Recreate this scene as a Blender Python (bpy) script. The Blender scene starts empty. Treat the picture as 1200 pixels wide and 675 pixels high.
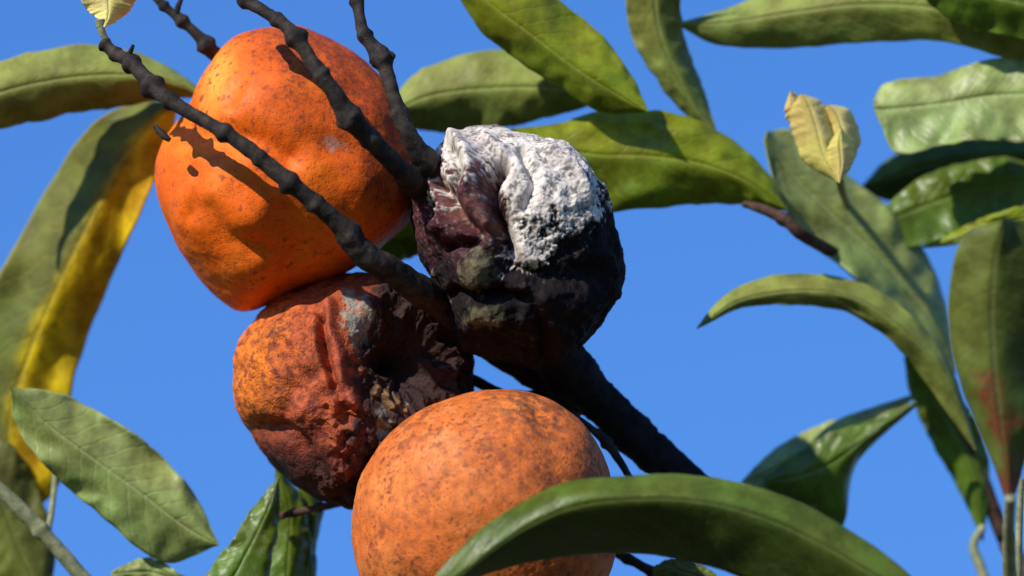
import bpy, bmesh, math, numpy as np
from mathutils import Vector, Matrix, noise
S=0.00025; PITCH=math.radians(22); C0=Vector((0,0,2.5))
R=Matrix.Rotation(PITCH,3,'X'); Rn=np.array(R)
def P(x,y,d):
    return C0+R@Vector(((x-600)*S,d*S,(337.5-y)*S))
def PW(a):
    a=np.asarray(a,float)
    l=np.stack([(a[:,0]-600)*S,a[:,2]*S,(337.5-a[:,1])*S],1)
    return l@Rn.T+np.array(C0)
sc=bpy.context.scene
# ---------------- helpers
def mkobj(name,V,F,mat,cols=None,uvs=None,smooth=True):
    c=V.mean(0); me=bpy.data.meshes.new(name); me.from_pydata((V-c).tolist(),[],F); me.update()
    if smooth: me.polygons.foreach_set('use_smooth',[True]*len(me.polygons))
    if cols is not None:
        a=me.color_attributes.new('Col','FLOAT_COLOR','POINT')
        a.data.foreach_set('color',np.ascontiguousarray(cols,dtype=np.float32).ravel())
    if uvs is not None:
        ul=me.uv_layers.new(name='UVMap'); idx=np.empty(len(me.loops),dtype=np.int32); me.loops.foreach_get('vertex_index',idx)
        ul.data.foreach_set('uv',np.ascontiguousarray(uvs[idx],dtype=np.float32).ravel())
    o=bpy.data.objects.new(name,me); o.location=Vector(c); sc.collection.objects.link(o)
    if mat: me.materials.append(mat)
    return o
def cr(pts,n):
    p=np.array(pts,float); m=len(p)
    e=np.vstack([2*p[0]-p[1],p,2*p[-1]-p[-2]])
    t=np.linspace(0,m-1,n); i=np.minimum(t.astype(int),m-2); f=(t-i)[:,None]
    a,b,c,d=e[i],e[i+1],e[i+2],e[i+3]
    return 0.5*((2*b)+(-a+c)*f+(2*a-5*b+4*c-d)*f**2+(-a+3*b-3*c+d)*f**3)
def nz(a,scale,off=0.0):
    q=(a*scale+off).tolist(); return np.array([noise.noise(v) for v in q])
def fbm(a,scale,off=0,o=4):
    q=(a*scale+off).tolist(); return np.array([noise.fractal(v,0.9,2.1,o) for v in q])
def ridged(a,scale,off=0,o=4):
    q=(a*scale+off).tolist(); return np.array([noise.ridged_multi_fractal(v,0.9,2.1,o,1.0,2.0) for v in q])
def sst(x,a,b):
    t=np.clip((x-a)/(b-a),0,1); return t*t*(3-2*t)
# ---------------- node helpers
class NT:
    def __init__(s,name):
        s.m=bpy.data.materials.new(name); s.m.use_nodes=True; s.t=s.m.node_tree; s.t.nodes.clear()
    def n(s,ty,ins=None,**kw):
        nd=s.t.nodes.new(ty)
        for k,v in kw.items(): setattr(nd,k,v)
        if ins:
            for k,v in ins.items():
                if isinstance(v,bpy.types.NodeSocket): s.t.links.new(v,nd.inputs[k])
                else: nd.inputs[k].default_value=v
        return nd
    def mix(s,f,a,b,bl='MIX'):
        nd=s.t.nodes.new('ShaderNodeMix'); nd.data_type='RGBA'; nd.blend_type=bl
        for i,v in ((0,f),(6,a),(7,b)):
            if isinstance(v,bpy.types.NodeSocket): s.t.links.new(v,nd.inputs[i])
            else: nd.inputs[i].default_value=v if i==0 else (*v[:3],1)
        return nd.outputs[2]
    def math(s,op,a,b=0.0,c=0.0,clamp=False):
        nd=s.t.nodes.new('ShaderNodeMath'); nd.operation=op; nd.use_clamp=clamp
        for i,v in enumerate((a,b,c)):
            if isinstance(v,bpy.types.NodeSocket): s.t.links.new(v,nd.inputs[i])
            else: nd.inputs[i].default_value=v
        return nd.outputs[0]
    def mr(s,v,a,b,c=0.0,d=1.0):
        nd=s.n('ShaderNodeMapRange',{'Value':v,'From Min':a,'From Max':b,'To Min':c,'To Max':d}); nd.interpolation_type='SMOOTHSTEP'
        return nd.outputs[0]
    def coord(s):
        tc=s.n('ShaderNodeTexCoord'); mp=s.n('ShaderNodeMapping',{'Vector':tc.outputs['Object'],'Scale':(40,40,40)})
        return mp.outputs[0]   # 1 texture unit = 2.5 cm
    def noise(s,v,sc,det=3,r=0.55):
        return s.n('ShaderNodeTexNoise',{'Vector':v,'Scale':sc,'Detail':det,'Roughness':r}).outputs[0]
    def out(s,sh):
        o=s.n('ShaderNodeOutputMaterial'); s.t.links.new(sh,o.inputs[0]); return s.m
def fruit_mat(name,rough,pore,pores_d,specks,gloss_noise=0.1,speck_col=(0.12,0.03,0.01),fine=0.25,grain=0.0,bd=0.0003,spec=0.45):
    k=NT(name); v=k.coord()
    col=k.n('ShaderNodeVertexColor',layer_name='Col'); base=col.outputs[0]; al=col.outputs[1]
    n1=k.noise(v,7,4,0.65); f1=k.mr(n1,0.3,0.7,1-fine,1+fine)
    c=k.n('ShaderNodeHueSaturation',{'Color':base,'Value':f1}).outputs[0]
    if specks>0:
        vo=k.n('ShaderNodeTexVoronoi',{'Vector':v,'Scale':17.0,'Randomness':1.0})
        sp=k.mr(vo.outputs['Distance'],0.10,0.28,1.0,0.0); nsp=k.noise(v,2.2,2); sp=k.math('MULTIPLY',sp,k.mr(nsp,0.42,0.6,0.0,specks))
        n4=k.noise(v,4.5,6,0.75); scab=k.mr(n4,0.56,0.68,0.0,specks*0.75)
        c=k.mix(k.math('MAXIMUM',sp,scab),c,speck_col)
    h=k.math('MULTIPLY',n1,0.8)
    if pores_d>0:
        pv=k.n('ShaderNodeTexVoronoi',{'Vector':v,'Scale':pore})
        ph=k.mr(pv.outputs['Distance'],0.0,0.45,0.0,1.0)
        c=k.n('ShaderNodeHueSaturation',{'Color':c,'Value':k.mr(pv.outputs['Distance'],0.0,0.35,0.87,1.0)}).outputs[0]
        h=k.math('ADD',h,k.math('MULTIPLY',ph,pores_d))
    if grain>0: h=k.math('ADD',h,k.math('MULTIPLY',k.noise(v,34,3,0.7),grain))
    bp=k.n('ShaderNodeBump',{'Height':h,'Strength':0.8,'Distance':bd})
    rr=k.math('ADD',k.mr(k.noise(v,2.5,2),0.3,0.7,rough-gloss_noise,rough+gloss_noise),k.math('MULTIPLY',k.math('SUBTRACT',1.0,al),0.6),clamp=True)
    b=k.n('ShaderNodeBsdfPrincipled',{'Base Color':c,'Roughness':rr,'Normal':bp.outputs[0],'Specular IOR Level':spec})
    return k.out(b.outputs[0])
def leaf_mat(name,cA,cB,vein,rough=0.4,tr=0.25,trc=None,mott=0.35,nlat=14,blem=0.3,spec=0.4,patch=None,latk=0.12):
    k=NT(name); v=k.coord(); tc=k.n('ShaderNodeTexCoord'); sx=k.n('ShaderNodeSeparateXYZ',{0:tc.outputs['UV']}); U,V=sx.outputs[0],sx.outputs[1]
    n0=k.noise(v,1.3,3)
    vv=k.math('ADD',V,k.math('MULTIPLY',k.math('SUBTRACT',n0,0.5),0.35))
    c=k.mix(k.mr(vv,0.40,0.60),cA,cB)
    n1=k.noise(v,2.6,5,0.65); c=k.n('ShaderNodeHueSaturation',{'Color':c,'Value':k.mr(n1,0.3,0.7,1-mott,1+mott),'Hue':k.mr(n0,0.3,0.7,0.48,0.515)}).outputs[0]
    if patch: c=k.mix(k.mr(k.noise(v,0.9,4),patch[1],patch[1]+0.12),c,patch[0])
    a=k.math('ABSOLUTE',k.math('SUBTRACT',V,0.5))
    mid=k.mr(a,0.006,0.030,1.0,0.0); edge=k.mr(a,0.478,0.496,0.0,0.55)
    ph=k.math('ADD',k.math('MULTIPLY',U,nlat),k.math('MULTIPLY',a,-5.0)); ph=k.math('ADD',ph,k.math('MULTIPLY',n0,2.0))
    fr=k.math('ABSOLUTE',k.math('SUBTRACT',k.math('FRACT',ph),0.5))
    lat=k.mr(fr,0.0,0.10,1.0,0.0)
    c=k.mix(k.math('MAXIMUM',k.math('MULTIPLY',mid,0.6),edge),c,vein); c=k.mix(k.math('MULTIPLY',lat,latk),c,vein)
    dust=k.noise(v,30,3,0.7); c=k.mix(k.mr(dust,0.5,0.75,0.0,0.14),c,(0.38,0.38,0.22))
    vo=k.n('ShaderNodeTexVoronoi',{'Vector':v,'Scale':9.0}); sp=k.math('MULTIPLY',k.mr(vo.outputs['Distance'],0.05,0.17,1.0,0.0),k.mr(n0,0.48,0.6,0.0,blem))
    br=k.mr(k.noise(v,2.2,6,0.72),0.60,0.72,0.0,blem)
    c=k.mix(k.math('MAXIMUM',sp,br),c,(0.08,0.05,0.02))
    h=k.math('ADD',k.math('MULTIPLY',lat,-0.25),k.math('MULTIPLY',n1,2.0)); h=k.math('ADD',h,k.math('MULTIPLY',mid,-0.6)); h=k.math('ADD',h,k.math('MULTIPLY',dust,0.2))
    bp=k.n('ShaderNodeBump',{'Height':h,'Strength':0.65,'Distance':0.0005})
    b=k.n('ShaderNodeBsdfPrincipled',{'Base Color':c,'Roughness':k.mr(n1,0.3,0.7,rough-0.07,rough+0.12),'Normal':bp.outputs[0],'Specular IOR Level':spec})
    tcol=k.mix(1.0,c,trc or (2.0,2.0,0.5),'MULTIPLY')
    t=k.n('ShaderNodeBsdfTranslucent',{'Color':tcol})
    ms=k.n('ShaderNodeMixShader',{0:tr}); k.t.links.new(b.outputs[0],ms.inputs[1]); k.t.links.new(t.outputs[0],ms.inputs[2])
    return k.out(ms.outputs[0])
def bark_mat(name,c1,c2,rough=0.75):
    k=NT(name); v=k.coord()
    n1=k.noise(v,6,6,0.7); c=k.mix(k.mr(n1,0.35,0.68),c1,c2)
    n2=k.noise(v,1.5,3); c=k.mix(k.mr(n2,0.55,0.72,0,0.5),c,(c2[0]*1.8,c2[1]*1.8,c2[2]*1.8))
    vo=k.n('ShaderNodeTexVoronoi',{'Vector':v,'Scale':14.0}); l=k.mr(vo.outputs['Distance'],0.08,0.2,1.0,0.0)
    c=k.mix(k.math('MULTIPLY',l,0.35),c,(c2[0]*2.5,c2[1]*2.4,c2[2]*2.2))
    h=k.math('ADD',n1,k.math('MULTIPLY',l,0.3))
    bp=k.n('ShaderNodeBump',{'Height':h,'Strength':0.8,'Distance':0.0006})
    b=k.n('ShaderNodeBsdfPrincipled',{'Base Color':c,'Roughness':rough,'Normal':bp.outputs[0],'Specular IOR Level':0.22})
    return k.out(b.outputs[0])
# ---------------- fruit
def fruit(outline,cx,cy,cd,D,deform,color):
    bm=bmesh.new(); bmesh.ops.create_icosphere(bm,subdivisions=8,radius=1.0)
    n=np.array([v.co[:] for v in bm.verts]); F=[[v.index for v in f.verts] for f in bm.faces]; bm.free()
    o=np.array(outline,float); ang=np.arctan2(-(o[:,1]-cy),o[:,0]-cx); r=np.hypot(o[:,0]-cx,o[:,1]-cy)
    s=np.argsort(ang); ang=ang[s]; r=r[s]
    g=np.linspace(-math.pi,math.pi,721); rg=np.interp(g,np.r_[ang-2*math.pi,ang,ang+2*math.pi],np.r_[r,r,r])
    ker=np.hanning(31); ker/=ker.sum(); rp=np.r_[rg[:-1],rg[:-1],rg[:-1]]; rp=np.convolve(rp,ker,'same')[720:1440]; rg=np.r_[rp,rp[0]]
    th=np.arctan2(n[:,2],n[:,0]); rr=np.interp(th,g,rg)
    L=np.stack([n[:,0]*rr,n[:,1]*D,n[:,2]*rr],1)
    X=cx+L[:,0]; Y=cy-L[:,2]; fr=np.clip(-n[:,1]*3,0,1)
    disp=deform(X,Y,L/100.0,fr,n)
    L=L+n*disp[:,None]
    cols=color(X,Y,(L-n*disp[:,None])/100.0,fr,n,disp)
    if cols.shape[1]==3: cols=np.c_[cols,np.ones(len(cols))]
    return PW(np.stack([cx+L[:,0],cy-L[:,2],cd+L[:,1]],1)),F,cols
def G(X,Y,x,y,sx,sy=None,rot=0):
    sy=sy or sx; a=math.radians(rot); dx=X-x; dy=Y-y; u=dx*math.cos(a)+dy*math.sin(a); v=-dx*math.sin(a)+dy*math.cos(a)
    return np.exp(-(u/sx)**2-(v/sy)**2)
def LN(X,Y,pl,w):
    p=cr(pl,len(pl)*8); d=np.full(X.shape,1e9)
    for a,b in zip(p[:-1],p[1:]):
        ab=b-a; t=np.clip(((X-a[0])*ab[0]+(Y-a[1])*ab[1])/(ab@ab+1e-9),0,1)
        d=np.minimum(d,(X-a[0]-t*ab[0])**2+(Y-a[1]-t*ab[1])**2)
    return np.exp(-d/w**2)
def mixc(c,col,m):
    return c*(1-m[:,None])+np.array(col)*m[:,None]
# --- fruit A
def defA(X,Y,L,fr,n):
    d=nz(L,1.1,3)*8+nz(L,2.6,9)*2.8+fbm(L,5,1)*0.7
    d+=fr*(-15*LN(X,Y,[(200,138),(250,165),(300,165),(340,185)],19)+9*G(X,Y,285,110,50,62,-20)+9*G(X,Y,250,240,50,62)-9*LN(X,Y,[(250,245),(270,275),(300,290)],15)
       +7*G(X,Y,300,255,28)-6*LN(X,Y,[(330,250),(345,290),(330,330)],14)-5*LN(X,Y,[(265,60),(285,90),(275,125)],10)+9*G(X,Y,420,240,40)-6*G(X,Y,385,172,26,14,30)-4*LN(X,Y,[(220,190),(240,215),(232,250)],9))
    return d
def colA(X,Y,L,fr,n,d):
    c=np.tile([0.84,0.135,0.004],(len(X),1))
    w=sst(nz(L,1.7,5)+0.3*nz(L,5,2),-0.1,0.5)
    c=mixc(c,(0.92,0.195,0.008),w*0.7)
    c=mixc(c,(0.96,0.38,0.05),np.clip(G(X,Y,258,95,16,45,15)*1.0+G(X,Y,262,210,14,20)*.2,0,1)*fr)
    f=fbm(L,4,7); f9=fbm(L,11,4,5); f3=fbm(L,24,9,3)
    red_shade=np.clip(G(X,Y,450,120,65,120,-25)+G(X,Y,400,60,50,40)*.9+G(X,Y,340,52,70,34,15)*.85+G(X,Y,340,130,34)*.5+G(X,Y,470,220,30,50)*.6,0,1)*(0.65+0.5*sst(f,-0.4,0.4))  # branch shade on the right painted in as dark red, plus sooty top
    c=mixc(c,(0.40,0.055,0.012),np.clip(red_shade,0,1)*0.88)
    c=mixc(c,(0.17,0.04,0.02),sst(f3+0.4*f9+0.6*red_shade,0.40,0.9)*0.65)
    m=sst(G(X,Y,392,168,30,12,25)+0.45*fbm(L,9,3),0.62,0.85)*fr
    c=mixc(c,(0.42,0.28,0.24),m*0.6)
    sp=sst(f9+0.35*f+0.25*sst(230-Y,0,180),0.5,0.95); c=mixc(c,(0.26,0.05,0.015),sp*0.75)
    return np.c_[c,1-0.5*m-0.5*red_shade]
outA=[(300,36),(345,27),(400,45),(447,90),(480,140),(497,190),(490,240),(450,290),(400,320),(350,340),(320,356),(285,366),(255,352),(225,318),(202,278),(187,228),(189,185),(203,150),(226,113),(250,75),(272,48)]
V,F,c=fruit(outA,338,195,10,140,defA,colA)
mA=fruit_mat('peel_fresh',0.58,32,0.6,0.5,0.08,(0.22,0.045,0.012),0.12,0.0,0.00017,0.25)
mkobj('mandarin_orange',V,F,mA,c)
# --- fruit C
def defC(X,Y,L,fr,n):
    d=nz(L,0.9,13)*5+nz(L,2.4,19)*1.8+fbm(L,6,1)*0.6
    d+=-7*G(X,Y,632,478,14,9,20)*1.0+fr*(-3*LN(X,Y,[(640,490),(650,560),(640,640)],16))
    return d
def colC(X,Y,L,fr,n,d):
    c=np.tile([0.66,0.155,0.026],(len(X),1))
    w=sst(nz(L,1.5,25)+0.3*nz(L,5,2),-0.1,0.5); c=mixc(c,(0.76,0.225,0.048),w*0.7)
    c=mixc(c,(0.72,0.29,0.10),G(X,Y,520,510,60,50)*sst(nz(L,6,2),-0.3,0.5)*0.4)
    sp=sst(fbm(L,8,24,6)+0.9*nz(L,1.6,8),0.15,0.8); c=mixc(c,(0.33,0.075,0.022),sp*0.8)
    sp=sst(fbm(L,20,44,5)+0.5*nz(L,2.2,3),0.3,0.8); c=mixc(c,(0.13,0.042,0.02),sp*0.8)
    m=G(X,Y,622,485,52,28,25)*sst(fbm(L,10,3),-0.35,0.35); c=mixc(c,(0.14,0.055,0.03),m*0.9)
    m=np.clip(G(X,Y,590,525,50,60)+G(X,Y,480,600,40,70)*.6+G(X,Y,680,570,35,70)*.8,0,1)*sst(fbm(L,13,3),-0.1,0.4); c=mixc(c,(0.36,0.09,0.03),m*0.7)
    return np.c_[c,0.8*np.ones(len(X))]
outC=[(414,605),(422,562),(448,517),(490,479),(540,461),(590,457),(640,467),(682,494),(706,530),(718,575),(723,620),(718,665),(695,710),(640,745),(570,755),(500,742),(445,705),(420,660)]
V,F,c=fruit(outC,568,605,-95,145,defC,colC)
mC=fruit_mat('peel_speckled',0.55,30,0.65,0.75,0.08,(0.15,0.045,0.018),0.2,0.0,0.0002,0.28)
mkobj('mandarin_orange.001',V,F,mC,c)
# --- fruit B rotting
RB=[(388,360),(388,385),(398,410),(402,440),(415,468)]
BB=[(452,452),(460,462),(463,474),(474,470),(482,480),(446,462)]
def defB(X,Y,L,fr,n):
    rot=sst(X+0.25*(Y-455)+25*nz(L,2,3),385,430)
    d=nz(L,1.2,33)*9+nz(L,3,39)*4+fbm(L,7,1)*1.6
    rg=ridged(L*np.array([1,1,1]),2.4,5,4)
    d+=rot*fr*((rg-1.2)*12+fbm(L,7,8)*5)+(1-rot)*(np.sin(X/9.0+Y/30+5*nz(L,1.4,4))*1.6)*fr*sst(X,310,360)
    d+=fr*(-85*G(X,Y,482,408,52,44,20)-18*G(X,Y,440,470,26,40,-10)-20*G(X,Y,510,440,24,30)+15*LN(X,Y,RB,8)+9*LN(X,Y,[(372,372),(374,410),(388,450),(395,480)],6)-16*LN(X,Y,[(380,375),(381,410),(394,450)],5)
      +18*LN(X,Y,[(418,470),(450,490),(490,500)],9)+14*LN(X,Y,[(430,355),(455,375),(440,400)],8)+12*LN(X,Y,[(480,360),(500,400),(540,420)],8)+10*LN(X,Y,[(430,430),(460,440),(500,430)],7)
      -12*LN(X,Y,[(300,500),(340,510),(370,545)],12)-8*LN(X,Y,[(330,400),(345,440),(335,480)],10)+10*G(X,Y,350,480,25,14,20))
    for (bx,by) in BB: d+=fr*8*G(X,Y,bx,by,5)
    return d
def colB(X,Y,L,fr,n,d):
    c=np.tile([0.45,0.088,0.026],(len(X),1))
    f=fbm(L,3.5,50,6); f2=fbm(L,10,60,5); f3=fbm(L,22,10,3)
    org=sst(350-X+0.15*(455-Y)+f*26,0,50)*sst(540-Y+20*f,0,60); c=mixc(c,(0.80,0.20,0.018),org*0.95)
    c=mixc(c,(0.60,0.12,0.025),G(X,Y,350,365,60,30)*0.7)
    c=mixc(c,(0.15,0.03,0.02),sst(f2,-0.05,0.55)*0.7)
    c=mixc(c,(0.10,0.028,0.02),sst(f3+0.5*f,0.15,0.6)*0.6)
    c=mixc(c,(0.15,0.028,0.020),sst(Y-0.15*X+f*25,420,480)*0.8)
    bl=np.clip(sst(X+0.1*(Y-455)+f*30,400,436),0,1)
    c=mixc(c,(0.022,0.013,0.012),bl*0.96)
    c=mixc(c,(0.42,0.085,0.04),LN(X,Y,RB,8)*fr*0.9)
    c=mixc(c,(0.20,0.07,0.045),sst(ridged(L,3.2,5,4),1.7,2.5)*bl*0.4)
    g=sst(np.clip(G(X,Y,425,358,32,22,30)+G(X,Y,418,385,14,30)*.9+G(X,Y,452,500,20,34,-30)*.95+G(X,Y,470,450,45,16,60)*.5+G(X,Y,540,420,12,26)*.5,0,1)+0.45*f2+0.2*f,0.5,0.95)*fr
    c=mixc(c,(0.35,0.34,0.29),g*0.8)
    for (bx,by) in BB: c=mixc(c,(0.34,0.17,0.07),G(X,Y,bx,by,5.5)*fr*0.85)
    c=mixc(c,(0.010,0.007,0.007),np.clip(G(X,Y,480,405,40,34)+G(X,Y,440,425,14,28)*.8,0,1)*fr*0.85)  # shade inside the hollow painted as near-black
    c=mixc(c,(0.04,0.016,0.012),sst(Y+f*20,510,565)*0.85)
    return np.c_[c,np.clip(0.8-g*0.7,0,1)]
outB=[(300,368),(340,343),(400,322),(450,316),(500,330),(538,368),(555,410),(558,460),(545,510),(500,550),(455,580),(412,595),(375,584),(330,553),(295,510),(278,462),(275,420),(283,390)]
V,F,c=fruit(outB,415,455,5,125,defB,colB)
mB=fruit_mat('peel_rotting',0.58,24,0.5,0.6,0.12,(0.06,0.02,0.012),0.3,1.2,0.0005,0.25)
mkobj('rotten_mandarin_orange',V,F,mB,c)
# --- fruit D mouldy
def whiteD(X,Y,L,fr):
    f=fbm(L,4,70,6); f2=fbm(L,12,80,5); f3=fbm(L,28,20,3)
    m=np.clip(G(X,Y,655,220,50,58)*1.2+G(X,Y,600,170,80,26,8)*1.2+G(X,Y,512,240,28,30)*0.5+G(X,Y,548,188,32,38)*1.0+G(X,Y,615,296,30,24,10)*0.95+G(X,Y,602,240,14,50)*.7,0,1.3)
    return sst(m+0.42*f+0.28*f2+0.24*f3,0.44,0.80)*np.clip(fr*1.5+0.35,0,1),f,f2,f3
CR1=[(588,198),(576,225),(588,258),(594,292)]
CR2=[(522,222),(545,255),(562,282),(522,290)]
WP=lambda X,Y,L,f: np.sin(np.hypot(X-665,(Y-235)*0.9)/5.6+2.2*f+4*nz(L,2.2,7))
def defD(X,Y,L,fr,n):
    w,f,f2,f3=whiteD(X,Y,L,fr)
    d=nz(L,1.4,63)*9+nz(L,3,69)*5+fbm(L,8,1)*1.6
    rg=ridged(L,2.2,15,4); d+=(rg-1.2)*6*(0.35+fr*0.65)*(1-0.5*w)
    d+=fr*(-36*LN(X,Y,CR1,9)-18*LN(X,Y,CR2,7)+16*G(X,Y,540,225,34,42,-20)+14*G(X,Y,650,225,45,55)+13*LN(X,Y,[(535,168),(557,200),(552,238),(575,262)],8)+10*LN(X,Y,[(505,215),(520,240),(515,270)],7)
      -9*LN(X,Y,[(535,185),(545,205),(532,235)],5)+9*LN(X,Y,[(570,165),(590,185),(580,200)],6)
      -16*LN(X,Y,[(600,310),(640,330),(690,320)],12)+17*G(X,Y,562,315,18,26,20)+12*G(X,Y,565,372,28,16)-16*LN(X,Y,[(530,345),(570,345),(610,350)],8)
      +14*G(X,Y,670,340,45,30)-12*LN(X,Y,[(620,350),(640,390),(640,420)],9)-13*LN(X,Y,[(612,185),(625,215),(615,245)],6)+8*LN(X,Y,[(640,180),(665,200),(680,240)],7))
    d+=fr*WP(X,Y,L,f)*0.9+w*(f2*0.8+1.3+f3*0.7)+(1-w)*nz(L,18,7)*0.5
    return d
def colD(X,Y,L,fr,n,d):
    w,f,f2,f3=whiteD(X,Y,L,fr)
    c=np.tile([0.008,0.005,0.006],(len(X),1))
    pu=sst(-X+f*40,-615,-550)*sst(325-Y+f*30,0,60); c=mixc(c,(0.085,0.022,0.030),pu*0.9)
    c=mixc(c,(0.28,0.11,0.08),np.clip(LN(X,Y,[(520,222),(545,255),(575,265)],10)+LN(X,Y,[(562,200),(570,225),(562,250)],8),0,1)*fr*0.6)
    c=mixc(c,(0.028,0.019,0.018),sst(f2,0.1,0.7)*0.6)
    gr=sst(np.clip(G(X,Y,562,316,20,28,20)+G(X,Y,568,370,26,14),0,1)+0.35*f2,0.35,0.8)*fr; c=mixc(c,(0.125,0.11,0.058),gr*0.85)
    pit=sst(f3+0.5*f2+0.30*WP(X,Y,L,f),-0.75,0.15)
    wc=np.array([[0.72,0.65,0.57]])*(0.48+0.52*pit[:,None])  # mould darkened in the troughs: crevice shade put into the colour
    tint=(sst(nz(L,3.5,31)+0.4*f2,0.05,0.6)*0.35)[:,None]; wc=wc*(1-tint)+np.array([[0.42,0.30,0.27]])*tint
    ww=(w*(1-0.85*LN(X,Y,CR1,8)*fr)*(0.60+0.40*pit))[:,None]
    c=c*(1-ww*0.97)+wc*ww*0.97
    dust=(sst(f3+0.5*f2,0.15,0.65)*np.clip(G(X,Y,525,225,60,70)+G(X,Y,620,300,50,22)*.5,0,1)*fr)*0.45; c=mixc(c,(0.44,0.34,0.31),dust*(1-w))
    return np.c_[c,np.clip(0.6-w*0.6-gr*0.5,0,1)]
outD=[(485,240),(487,212),(500,190),(520,168),(545,154),(582,151),(620,160),(662,168),(690,192),(706,225),(716,265),(731,315),(724,348),(704,372),(684,398),(670,420),(645,434),(600,424),(565,418),(541,400),(530,368),(505,325),(488,282)]
V,F,c=fruit(outD,606,288,-55,112,defD,colD)
mD=fruit_mat('mummified_mould',0.62,30,0.0,0.0,0.1,(0.03,0.02,0.02),0.22,1.3,0.00022,0.18)
mkobj('mouldy_mandarin_orange',V,F,mD,c)
# ---------------- branches
def tube(path,knots=(),seg=22,nper=14,rough=0.05,seed=0):
    p=cr(path,len(path)*nper); n=len(p); r=p[:,3].copy()*0.9
    q=np.stack([p[:,0],p[:,1],p[:,2]],1)
    for (kx,ky,kr,ka) in knots:
        dd=np.hypot(q[:,0]-kx,q[:,1]-ky); r+=0.75*ka*np.exp(-(dd/(kr*0.8))**2)
    W=q*np.array([1,-1,1]); W=W[:,[0,2,1]]
    T=np.gradient(W,axis=0); T/=np.linalg.norm(T,axis=1)[:,None]+1e-9
    up=np.array([0,1,0.13]); V=[];a=np.linspace(0,2*math.pi,seg,endpoint=False)
    for i in range(n):
        s1=np.cross(T[i],up); s1/=np.linalg.norm(s1)+1e-9; s2=np.cross(T[i],s1)
        for k in range(seg):
            V.append(W[i]+r[i]*(math.cos(a[k])*s1+math.sin(a[k])*s2))
    V=np.array(V); cen=np.repeat(W,seg,0)
    nn=nz(V/100,7,seed+3)*1.8+nz(V/100,17,seed)*1.4+nz(V/100,2.5,seed+8)*0.8
    V=cen+(V-cen)*(1+rough*nn)[:,None]
    V=V[:,[0,2,1]]*np.array([1,-1,1]); F=[]
    for i in range(n-1):
        for k in range(seg):
            b=i*seg+k; e=i*seg+(k+1)%seg; F.append([b,e,e+seg,b+seg])
    F.append(list(range(seg))[::-1]); F.append(list(range((n-1)*seg,n*seg)))
    return V,F
def bobj(name,tubes,mat):
    VV=[];FF=[];o=0
    for i,t in enumerate(tubes):
        V,F=tube(t[0],t[1] if len(t)>1 else (),seed=i*5,rough=t[2] if len(t)>2 else 0.07); VV.append(V); FF+=[[k+o for k in f] for f in F]; o+=len(V)
    return mkobj(name,PW(np.vstack(VV)),FF,mat)
barkM=bark_mat('bark_dark',(0.012,0.009,0.008),(0.050,0.038,0.030))
barkB=bark_mat('bark_blackened',(0.004,0.0035,0.004),(0.015,0.012,0.012),0.85)
barkR=bark_mat('bark_twig_brown',(0.05,0.022,0.016),(0.12,0.07,0.05))
stemG=bark_mat('green_twig',(0.18,0.20,0.10),(0.32,0.33,0.18),0.5)
B1=[(124,52,-70,7),(140,66,-80,8),(160,78,-100,9),(188,108,-135,10),(215,128,-160,9),(260,153,-182,9),(300,180,-190,10),(342,215,-192,11),(378,244,-185,11.5),(405,268,-175,12.5),(428,297,-165,17),(465,320,-140,18),(500,345,-100,20),(540,375,-20,20),(600,420,30,22),(690,470,40,24)]
K1=[(160,74,7,8),(184,104,8,9),(140,62,5,6),(268,158,8,6),(345,213,9,7),(410,275,14,5),(205,122,5,4),(310,186,5,3.5),(372,240,6,4),(127,52,5,4)]
B2=[(262,-30,-120,7),(290,2,-140,8),(330,28,-165,8),(348,45,-175,9),(372,80,-190,9.5),(392,108,-195,10.5),(412,140,-190,13),(438,168,-175,12),(468,198,-150,13),(492,222,-110,15),(520,250,-60,16)]
K2=[(352,48,10,8),(330,25,6,5),(292,4,8,6),(413,142,10,7),(438,165,6,2),(480,208,10,3),(380,92,5,3.5)]
B3=[(408,-25,-70,7),(420,8,-90,7),(428,42,-110,8),(448,70,-125,10),(456,92,-130,9),(466,125,-135,10),(480,160,-140,12),(497,188,-125,15),(515,215,-80,18)]
K3=[(446,72,12,7),(430,44,6,4),(470,135,6,3),(500,190,10,5),(418,5,6,4)]
B4=[(170,-20,30,5),(190,5,25,5.5),(213,24,20,6),(235,45,20,8),(250,62,25,10),(285,90,60,10)]
K4=[(213,24,8,6),(240,52,8,6),(190,8,5,4)]
B5=[(620,370,-45,38),(648,410,-25,35),(672,440,0,33),(706,474,25,27),(745,512,35,27),(790,552,45,26),(850,610,55,26),(930,700,70,28),(1100,900,90,30)]
K5=[(740,505,14,2),(668,435,16,3)]
bobj('tree_branch',[(B1,K1),(B2,K2),(B3,K3),(B4,K4),
  ([(186,150,-110,4),(195,160,-118,5),(203,166,-120,3)],()),
  ([(150,75,-95,3.5),(157,62,-100,3),(160,55,-102,2)],()),
  ([(205,22,20,4),(208,8,18,4),(212,-2,18,3)],()),
  ([(448,72,-125,7),(458,68,-128,6),(464,70,-130,3)],()),
  ([(545,440,20,7),(590,462,25,7),(640,466,30,9),(668,472,30,12),(700,478,30,12)],[(660,470,12,4)]),
  ([(640,466,-10,4),(690,500,-20,5),(712,520,-22,6),(735,555,-20,5),(760,600,-10,6),(790,640,10,7)],[(712,518,6,4)]),
  ([(700,640,30,5),(735,655,30,6),(768,674,32,7),(800,700,40,9),(880,770,50,9)],[(735,655,6,3),(768,672,6,4)])],barkM)
bobj('dead_branch',[(B5,K5,0.06)],barkB)
bobj('twig',[([(318,609,60,5),(345,602,58,5),(372,596,55,5),(398,590,50,5.5),(440,575,40,6)],[(345,602,6,2),(372,596,6,2)])],barkR)
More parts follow.
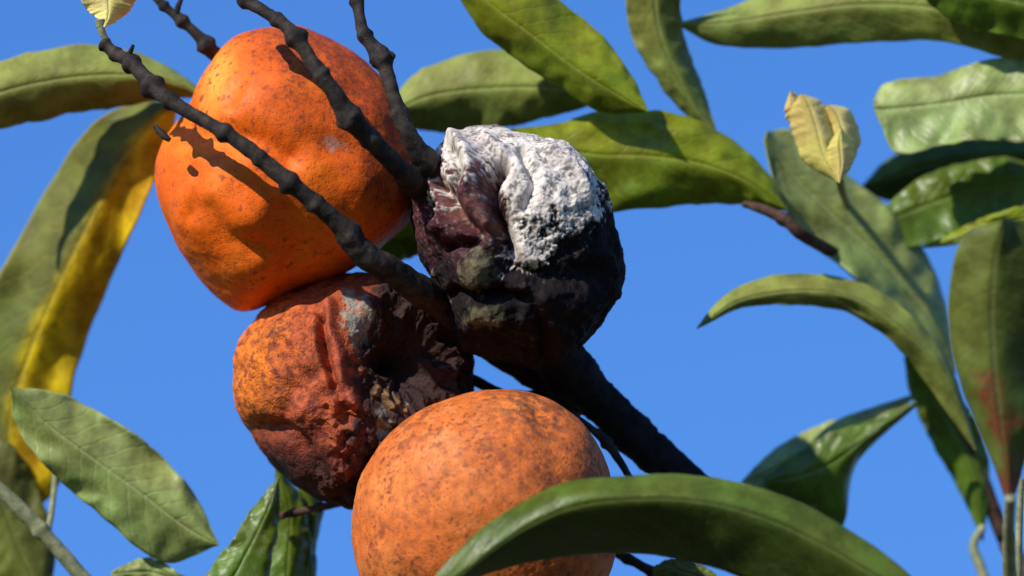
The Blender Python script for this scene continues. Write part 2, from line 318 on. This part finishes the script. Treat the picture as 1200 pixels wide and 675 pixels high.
bobj('twig.001',[([(872,238,90,4),(895,244,90,7),(920,256,92,7),(945,276,95,8),(1000,310,175,9),(1090,400,215,10),(1190,640,240,11)],[(920,256,8,3)])],barkR)
# ---------------- leaves
LI=[0]
def leaf(A,M,B,d0,d1,fa,fb,mat,dm=0,seed=None,rip=6,pw=1.5,name='citrus_leaf'):
    LI[0]+=1; sd=seed or LI[0]*7.3; nt=90; hs=14
    a,m,b=cr(A,nt),cr(M,nt),cr(B,nt); t=np.linspace(0,1,nt); en=np.sin(math.pi*np.clip(t,0,1))**0.6
    V=[];UV=[]
    for i in range(nt):
        for j in range(-hs,hs+1):
            s=abs(j)/hs; e,f=(a,fa) if j<0 else (b,fb)
            x,y=m[i]*(1-s)+e[i]*s
            ed=noise.noise(Vector((t[i]*14,sd,j/abs(j) if j else 0)))*2.6*s+noise.noise(Vector((t[i]*45,sd,j/abs(j) if j else 0)))*0.9*s
            wv=noise.noise(Vector((t[i]*5,sd+5,s*(1 if j>0 else -1)*0.8)))
            wv2=noise.noise(Vector((t[i]*13,sd+9,s*(2 if j>0 else -2))))
            n2=e[i]-m[i]; ln=np.hypot(*n2)+1e-6
            x+=n2[0]/ln*ed*en[i]; y+=n2[1]/ln*ed*en[i]
            d=d0+(d1-d0)*t[i]+dm*math.sin(math.pi*t[i])+f*s**pw*en[i]+wv*rip*2.6*s*en[i]+wv2*rip*1.15*s*en[i]+1.8*math.exp(-(s/0.07)**2)
            V.append((x,y,d)); UV.append((t[i],0.5+0.5*j/hs))
    w=2*hs+1; F=[[i*w+j,i*w+j+1,(i+1)*w+j+1,(i+1)*w+j] for i in range(nt-1) for j in range(w-1)]
    V=PW(V)
    o=mkobj(name,V,F,mat,uvs=np.array(UV))
    md=o.modifiers.new('thickness','SOLIDIFY'); md.thickness=0.00045; md.offset=0
    return o
mGray=leaf_mat('leaf_underside_grey',(0.245,0.275,0.055),(0.205,0.24,0.046),(0.38,0.40,0.13),0.52,0.16,blem=0.5,spec=0.28)
mPale=leaf_mat('leaf_pale',(0.30,0.365,0.105),(0.25,0.315,0.082),(0.46,0.51,0.22),0.40,0.15,blem=0.5,spec=0.5,latk=0.18)
mGreen=leaf_mat('leaf_green',(0.125,0.20,0.015),(0.11,0.175,0.013),(0.26,0.31,0.06),0.33,0.32,blem=0.35,spec=0.5)
mYG=leaf_mat('leaf_yellow_green',(0.265,0.305,0.011),(0.18,0.22,0.010),(0.40,0.41,0.06),0.38,0.34,blem=0.45,spec=0.4)
mOlive=leaf_mat('leaf_olive',(0.14,0.155,0.030),(0.16,0.17,0.025),(0.2,0.21,0.06),0.45,0.25,blem=0.5)
mDark=leaf_mat('leaf_dark_green',(0.095,0.14,0.014),(0.048,0.075,0.009),(0.16,0.20,0.045),0.38,0.2,blem=0.4,spec=0.3)  # B half painted darker to stand in for shade
mYel=leaf_mat('leaf_yellow_half',(0.18,0.20,0.040),(0.74,0.49,0.010),(0.48,0.40,0.05),0.55,0.3,(1.2,1.1,0.5),mott=0.35,blem=0.5,spec=0.22)  # grey-green on one half, yellow on the other
mCream=leaf_mat('petal_cream',(0.90,0.78,0.30),(0.86,0.72,0.22),(0.86,0.77,0.38),0.4,0.3,(1.1,1.1,0.8),mott=0.08,blem=0.05,latk=0.0)
mBrown=leaf_mat('leaf_browned',(0.13,0.16,0.026),(0.09,0.12,0.018),(0.19,0.21,0.07),0.45,0.18,blem=0.5,spec=0.3,patch=((0.20,0.055,0.02),0.57))
# left side
leaf([(-60,95),(-20,78),(30,60),(90,50),(150,59),(200,80),(240,112)],[(-60,125),(-20,112),(30,98),(90,88),(150,86),(200,95),(240,112)],[(-60,165),(-20,152),(30,142),(85,130),(140,122),(195,113),(240,112)],60,90,25,40,mGray)
leaf([(205,118),(150,118),(95,150),(48,215),(8,290),(-35,370),(-60,450),(-40,540),(20,612)],[(205,118),(175,140),(135,190),(95,265),(58,340),(28,410),(5,480),(2,545),(20,612)],[(205,118),(190,175),(160,248),(125,318),(98,385),(78,450),(70,520),(58,575),(20,612)],130,190,30,25,mYel,rip=12)
leaf([(12,455),(62,460),(120,487),(178,527),(225,580),(255,640)],[(12,455),(55,498),(110,540),(165,580),(215,618),(255,640)],[(12,455),(20,505),(70,565),(125,612),(190,660),(255,640)],20,50,22,12,mPale,rip=8)
leaf([(-40,500),(0,520),(30,560),(55,640),(50,720)],[(-40,520),(-20,560),(0,610),(20,660),(50,720)],[(-40,560),(-30,600),(-30,650),(-10,700),(50,720)],160,160,20,20,mOlive)
bobj('twig.002',[([(-30,552,40,9),(10,586,42,9.5),(45,622,44,10),(75,655,46,10),(120,710,50,11)],[(45,622,8,3)],0.05),([(62,500,150,4),(60,545,130,4),(57,600,80,4),(52,630,46,5)],(),0.04)],stemG)
leaf([(128,672),(150,660),(175,655),(200,668),(230,690)],[(128,675),(150,672),(178,672),(200,680),(230,690)],[(128,678),(150,685),(175,695),(200,695),(230,690)],60,60,5,5,mPale)
leaf([(326,560),(300,590),(272,632),(245,668),(215,710)],[(326,560),(312,600),(290,645),(265,685),(215,710)],[(326,560),(326,605),(318,650),(300,700),(215,710)],40,-10,10,14,mGreen)
leaf([(322,545),(318,600),(308,650),(305,700),(320,740)],[(322,545),(338,600),(336,650),(332,700),(320,740)],[(322,545),(352,590),(362,640),(352,695),(320,740)],85,70,10,22,mGreen)
leaf([(345,560),(350,600),(345,650),(335,700),(320,740)],[(345,560),(362,600),(358,650),(350,700),(320,740)],[(345,560),(376,590),(368,640),(362,700),(320,740)],110,90,10,22,mGreen)
# top-left young leaf
leaf([(95,-25),(100,5),(115,22),(126,34)],[(130,-25),(130,0),(130,18),(126,34)],[(180,-30),(162,2),(145,22),(126,34)],-70,-80,10,15,mCream,rip=3,name='young_leaf')
bobj('leaf_stalk',[([(120,25,-75,7),(122,38,-75,5),(128,50,-73,4)],(),0.03)],stemG)
# top centre
leaf([(520,-45),(590,-40),(650,-5),(705,40),(742,90),(760,130)],[(520,-45),(572,2),(625,42),(675,80),(720,108),(760,130)],[(520,-45),(556,25),(605,68),(655,100),(705,130),(760,130)],30,40,22,24,mYG)
leaf([(445,135),(480,88),(530,64),(590,55),(650,66),(712,115)],[(445,135),(495,112),(545,103),(600,100),(655,102),(712,115)],[(445,135),(490,150),(535,152),(590,147),(650,133),(712,115)],130,120,30,30,mGray)
leaf([(725,-60),(733,-10),(745,45),(770,88),(803,128),(845,158)],[(765,-60),(768,-10),(775,38),(792,80),(815,122),(845,158)],[(810,-60),(800,-10),(803,35),(818,78),(832,118),(845,158)],90,130,22,22,mGray)
leaf([(600,150),(650,145),(700,130),(760,128),(820,140),(872,172),(905,205),(926,246)],[(600,150),(645,170),(700,180),(760,182),(820,190),(870,208),(900,226),(926,246)],[(600,150),(640,200),(690,245),(760,243),(820,238),(865,238),(900,243),(926,246)],60,95,34,20,mYG,rip=10)
leaf([(590,165),(610,150),(650,146),(690,150)],[(590,168),(612,160),(650,158),(690,155)],[(590,175),(612,172),(650,172),(690,165)],100,90,8,8,mPale)
leaf([(400,300),(430,262),(460,248),(500,255)],[(400,300),(435,283),(470,275),(500,265)],[(400,300),(440,308),(480,302),(510,280)],90,90,8,8,mYG)
# top right
leaf([(795,25),(850,8),(920,-18),(1000,-40),(1100,-45),(1260,-10),(1330,40)],[(795,25),(860,22),(940,10),(1020,2),(1110,8),(1230,35),(1330,40)],[(795,25),(850,50),(940,52),(1030,45),(1120,47),(1225,72),(1330,40)],130,110,30,18,mGray)
leaf([(1060,-70),(1130,-80),(1220,-70),(1290,0)],[(1060,-60),(1120,-20),(1190,0),(1290,20)],[(1060,-45),(1105,12),(1180,40),(1290,50)],70,60,20,20,mGreen)
# right upper
leaf([(1028,115),(1045,95),(1105,86),(1155,71),(1215,66),(1300,110)],[(1028,125),(1055,125),(1115,118),(1165,110),(1220,108),(1300,110)],[(1035,140),(1055,178),(1115,168),(1170,162),(1220,162),(1300,110)],120,110,24,-28,mPale,rip=8)
leaf([(1018,218),(1055,180),(1115,162),(1175,155),(1235,160),(1300,190)],[(1018,218),(1065,200),(1125,185),(1180,178),(1235,178),(1300,190)],[(1018,218),(1055,234),(1115,232),(1175,217),(1235,205),(1300,190)],265,265,14,20,mDark)
leaf([(1040,245),(1085,208),(1135,190),(1190,182),(1245,200)],[(1050,255),(1095,238),(1145,222),(1195,212),(1245,205)],[(1065,292),(1115,280),(1155,264),(1200,247),(1245,220)],200,210,18,-12,mGreen)
leaf([(1085,290),(1130,268),(1170,250),(1250,225)],[(1085,290),(1140,275),(1180,262),(1250,245)],[(1085,290),(1140,284),(1190,280),(1250,270)],140,130,8,10,mYG)
# closed flower bud: overlapping cupped petals
pet=[]
pet.append(leaf([(985,212),(1006,180),(1008,150),(996,128),(972,122)],[(985,212),(990,180),(988,152),(982,134),(972,122)],[(985,212),(972,185),(966,158),(966,136),(972,122)],44,40,26,26,mCream,rip=1,pw=2))
pet.append(leaf([(982,212),(984,178),(980,148),(966,120),(940,110)],[(982,212),(966,180),(958,150),(950,126),(940,110)],[(982,212),(946,190),(932,160),(928,130),(940,110)],34,26,30,30,mCream,rip=1,pw=2))
pet.append(leaf([(950,150),(945,130),(940,114),(928,106)],[(950,150),(936,138),(930,122),(928,106)],[(950,150),(930,146),(922,128),(928,106)],52,46,12,12,mCream,rip=1,pw=2))
pet.append(leaf([(984,214),(1000,190),(998,165),(986,150)],[(984,214),(986,190),(984,168),(986,150)],[(984,214),(974,195),(972,172),(986,150)],14,12,22,22,mCream,rip=1,pw=2))
bs=bobj('stalk',[([(984,200,42,6),(990,222,110,5),(1000,245,190,5),(1010,300,260,5)],(),0.03)],stemG)
bpy.ops.object.select_all(action='DESELECT')
for o in pet:
    bpy.context.view_layer.objects.active=o; o.select_set(True)
    for m_ in list(o.modifiers): bpy.ops.object.modifier_apply(modifier=m_.name)
bs.select_set(True); bpy.context.view_layer.objects.active=pet[0]; bpy.ops.object.join(); pet[0].name='citrus_flower_bud'
# big right
leaf([(902,152),(938,152),(992,197),(1048,242),(1090,292),(1116,352),(1130,440)],[(900,156),(930,200),(977,247),(1027,292),(1069,337),(1102,382),(1130,440)],[(898,162),(915,225),(948,277),(1006,324),(1055,364),(1092,407),(1130,440)],140,210,32,-24,mPale,rip=10)
leaf([(818,385),(850,348),(902,324),(968,322),(1036,342),(1092,390),(1128,450),(1150,530)],[(818,385),(862,355),(912,343),(973,342),(1030,362),(1082,405),(1120,460),(1150,530)],[(818,385),(872,360),(922,358),(983,362),(1030,385),(1075,428),(1112,480),(1150,530)],60,140,22,14,mGray)
leaf([(1068,420),(1078,470),(1103,525),(1133,577),(1162,640)],[(1068,420),(1100,465),(1130,515),(1150,565),(1162,640)],[(1068,420),(1113,440),(1150,490),(1170,550),(1162,640)],220,220,16,16,mGreen)
leaf([(1155,262),(1112,278),(1098,332),(1098,402),(1118,468),(1143,528),(1166,590)],[(1155,258),(1146,310),(1143,360),(1146,420),(1153,480),(1160,530),(1166,590)],[(1155,258),(1193,270),(1213,330),(1210,400),(1200,470),(1184,530),(1166,590)],-420,-370,34,30,mBrown)
bobj('leaf_stalk.001',[([(1166,575,-375,7),(1166,620,-330,8),(1172,700,-260,10)],(),0.04),([(1162,622,220,5),(1150,645,210,6),(1160,675,200,7),(1180,740,180,8)],(),0.04),([(1195,560,-40,4),(1192,620,-40,5),(1190,700,-40,6)],(),0.04)],stemG)
# lower right folded leaf
leaf([(872,570),(905,536),(955,506),(1005,488),(1080,464)],[(872,570),(917,549),(965,523),(1013,502),(1080,464)],[(872,570),(900,587),(950,602),(990,560),(1080,464)],170,180,22,-10,mPale)
leaf([(900,562),(935,536),(980,509),(1026,495),(1080,472)],[(900,567),(935,562),(975,547),(1020,515),(1080,472)],[(900,572),(930,597),(990,622),(1010,545),(1080,477)],140,155,12,30,mGreen)
# bottom foreground
leaf([(480,710),(530,645),(590,596),(650,564),(730,552),(810,553),(890,568),(965,602),(1030,645),(1100,710)],[(480,710),(545,662),(610,614),(670,586),(740,577),(815,580),(885,598),(955,630),(1020,668),(1100,710)],[(480,710),(550,672),(620,652),(680,643),(740,642),(810,652),(870,672),(940,705),(1010,730),(1100,710)],-330,-360,30,75,mDark,pw=1.3,rip=10)
leaf([(765,665),(790,655),(820,662),(850,680)],[(765,672),(792,668),(820,675),(850,690)],[(765,680),(790,690),(820,700),(850,700)],20,20,5,5,mBrown)
# ---------------- tree trunk, limbs, ground, unseen trees added to block the horizon (below the frame)
def wtube(pts,seg=20):
    p=cr(pts,len(pts)*10); T=np.gradient(p[:,:3],axis=0); V=[];n=len(p)
    for i in range(n):
        t=T[i]/np.linalg.norm(T[i]); s1=np.cross(t,(0.1,1,0.2)); s1/=np.linalg.norm(s1); s2=np.cross(t,s1)
        for k in range(seg):
            a=2*math.pi*k/seg; v=p[i,:3]+p[i,3]*(math.cos(a)*s1+math.sin(a)*s2); v=p[i,:3]+(v-p[i,:3])*(1+0.15*noise.noise(Vector(v*9))); V.append(v)
    F=[[i*seg+k,i*seg+(k+1)%seg,(i+1)*seg+(k+1)%seg,(i+1)*seg+k] for i in range(n-1) for k in range(seg)]
    F.append(list(range(seg))[::-1]); F.append(list(range((n-1)*seg,n*seg)))
    return np.array(V),F
e5=P(1100,900,90); e2=P(1190,640,240)
limbs=[[(0.7,0.9,-0.05,0.09),(0.68,0.88,0.5,0.07),(0.6,0.75,1.1,0.055),(0.45,0.5,1.7,0.035),(0.28,0.25,2.1,0.018),(e5.x,e5.y,e5.z,0.0075)],
       [(0.45,0.5,1.7,0.025),(0.42,0.35,2.0,0.014),(0.28,0.15,2.25,0.007),(e2.x,e2.y,e2.z,0.0028)],
       [(0.6,0.75,1.1,0.045),(0.9,0.9,1.6,0.03),(1.15,0.9,2.2,0.015),(1.2,0.8,2.7,0.006)]]
VV=[];FF=[];o=0
for l in limbs:
    v,f=wtube(l); VV.append(v); FF+=[[k+o for k in q] for q in f]; o+=len(v)
mkobj('citrus_tree',np.vstack(VV),FF,barkR)
k=NT('ground_grass_soil'); tc=k.n('ShaderNodeTexCoord'); n1=k.noise(tc.outputs['Object'],0.8,5,0.65); n2=k.noise(tc.outputs['Object'],14,3,0.7)
c=k.mix(k.mr(n1,0.4,0.6),(0.08,0.06,0.035),(0.05,0.07,0.02)); c=k.mix(k.mr(n2,0.4,0.7,0,0.6),c,(0.10,0.085,0.04))
b=k.n('ShaderNodeBsdfPrincipled',{'Base Color':c,'Roughness':0.95}); gm=k.out(b.outputs[0])
N=60; g=np.sign(np.linspace(-1,1,N))*np.abs(np.linspace(-1,1,N))**4*1500
V=np.array([(x,y,0.03*noise.noise(Vector((x*.7,y*.7,0))) if abs(x)<30 and abs(y)<30 else 0) for x in g for y in g]); F=[[i*N+j,(i+1)*N+j,(i+1)*N+j+1,i*N+j+1] for i in range(N-1) for j in range(N-1)]
mkobj('ground',V,F,gm)  # unseen ground sheet, added to bounce light upward
rng=np.random.default_rng(4); VV=[];FF=[]
k=NT('horizon_block_foliage'); nn_=k.noise(k.n('ShaderNodeTexCoord').outputs['Object'],1.5,3); c=k.mix(k.mr(nn_,0.35,0.65),(0.04,0.06,0.015),(0.10,0.12,0.03))
fm=k.out(k.n('ShaderNodeBsdfPrincipled',{'Base Color':c,'Roughness':0.7}).outputs[0])
for ti in range(34):  # added tree ring, keeps the bright horizon out of reflections
    an=2*math.pi*ti/34+rng.normal()*0.04; rd=rng.uniform(16,22); cx_,cy_=rd*math.cos(an),rd*math.sin(an); hh=rng.uniform(4.2,5.6)
    for q in range(420):
        u=rng.normal(size=3); u/=np.linalg.norm(u); rr_=rng.uniform(0.55,1.0)*(1+0.3*noise.noise(Vector(u*2+ti)))
        ce=np.array([cx_,cy_,hh*0.54])+u*rr_*np.array([2.1,2.1,hh*0.44])
        a1=rng.normal(size=3); a1/=np.linalg.norm(a1); a2=np.cross(a1,rng.normal(size=3)); a2/=np.linalg.norm(a2); s_=rng.uniform(0.15,0.34)
        b0=len(VV); VV+=[ce-a1*s_,ce-a2*s_*.6,ce+a1*s_,ce+a2*s_*.6]; FF.append([b0,b0+1,b0+2,b0+3])
mkobj('added_horizon_trees',np.array(VV),FF,fm,smooth=False)
# ---------------- light
sl=np.array([-0.56,-0.46,0.70]); sl/=np.linalg.norm(sl)
sd=R@Vector(sl); sd.normalize(); print('SUNDIR',sd)
el=math.asin(sd.z)
w=bpy.data.worlds.new('World'); sc.world=w; w.use_nodes=True; nt=w.node_tree
sk=nt.nodes.new('ShaderNodeTexSky'); sk.sky_type='NISHITA'; sk.sun_disc=False; sk.sun_elevation=el; sk.sun_rotation=math.atan2(sd.x,sd.y)
sk.air_density=1.0; sk.dust_density=0.0; sk.ozone_density=4.0; sk.altitude=800
hs=nt.nodes.new('ShaderNodeHueSaturation'); hs.inputs['Saturation'].default_value=1.23; hs.inputs['Value'].default_value=1.5; hs.inputs['Hue'].default_value=0.512
nt.links.new(sk.outputs[0],hs.inputs['Color']); nt.links.new(hs.outputs[0],nt.nodes['Background'].inputs[0]); nt.nodes['Background'].inputs[1].default_value=0.13
ld=bpy.data.lights.new('sun','SUN'); ld.energy=5.0; ld.angle=math.radians(0.6); ld.color=(1,0.94,0.82)
lo=bpy.data.objects.new('sun',ld); sc.collection.objects.link(lo); lo.rotation_euler=sd.to_track_quat('Z','Y').to_euler(); lo.location=(0,0,10)
# ---------------- camera
cd=bpy.data.cameras.new('camera'); co=bpy.data.objects.new('camera',cd); sc.collection.objects.link(co); sc.camera=co
D=3.0; co.location=C0+R@Vector((0,-D,0)); co.rotation_euler=(math.radians(90)+PITCH,0,0)
cd.sensor_width=36; cd.lens=36*D/(1200*S); cd.clip_start=0.05; cd.clip_end=5000
cd.dof.use_dof=True; cd.dof.focus_distance=D-110*S; cd.dof.aperture_fstop=5.6
sc.view_settings.view_transform='Standard'; sc.view_settings.look='None'; sc.view_settings.exposure=0
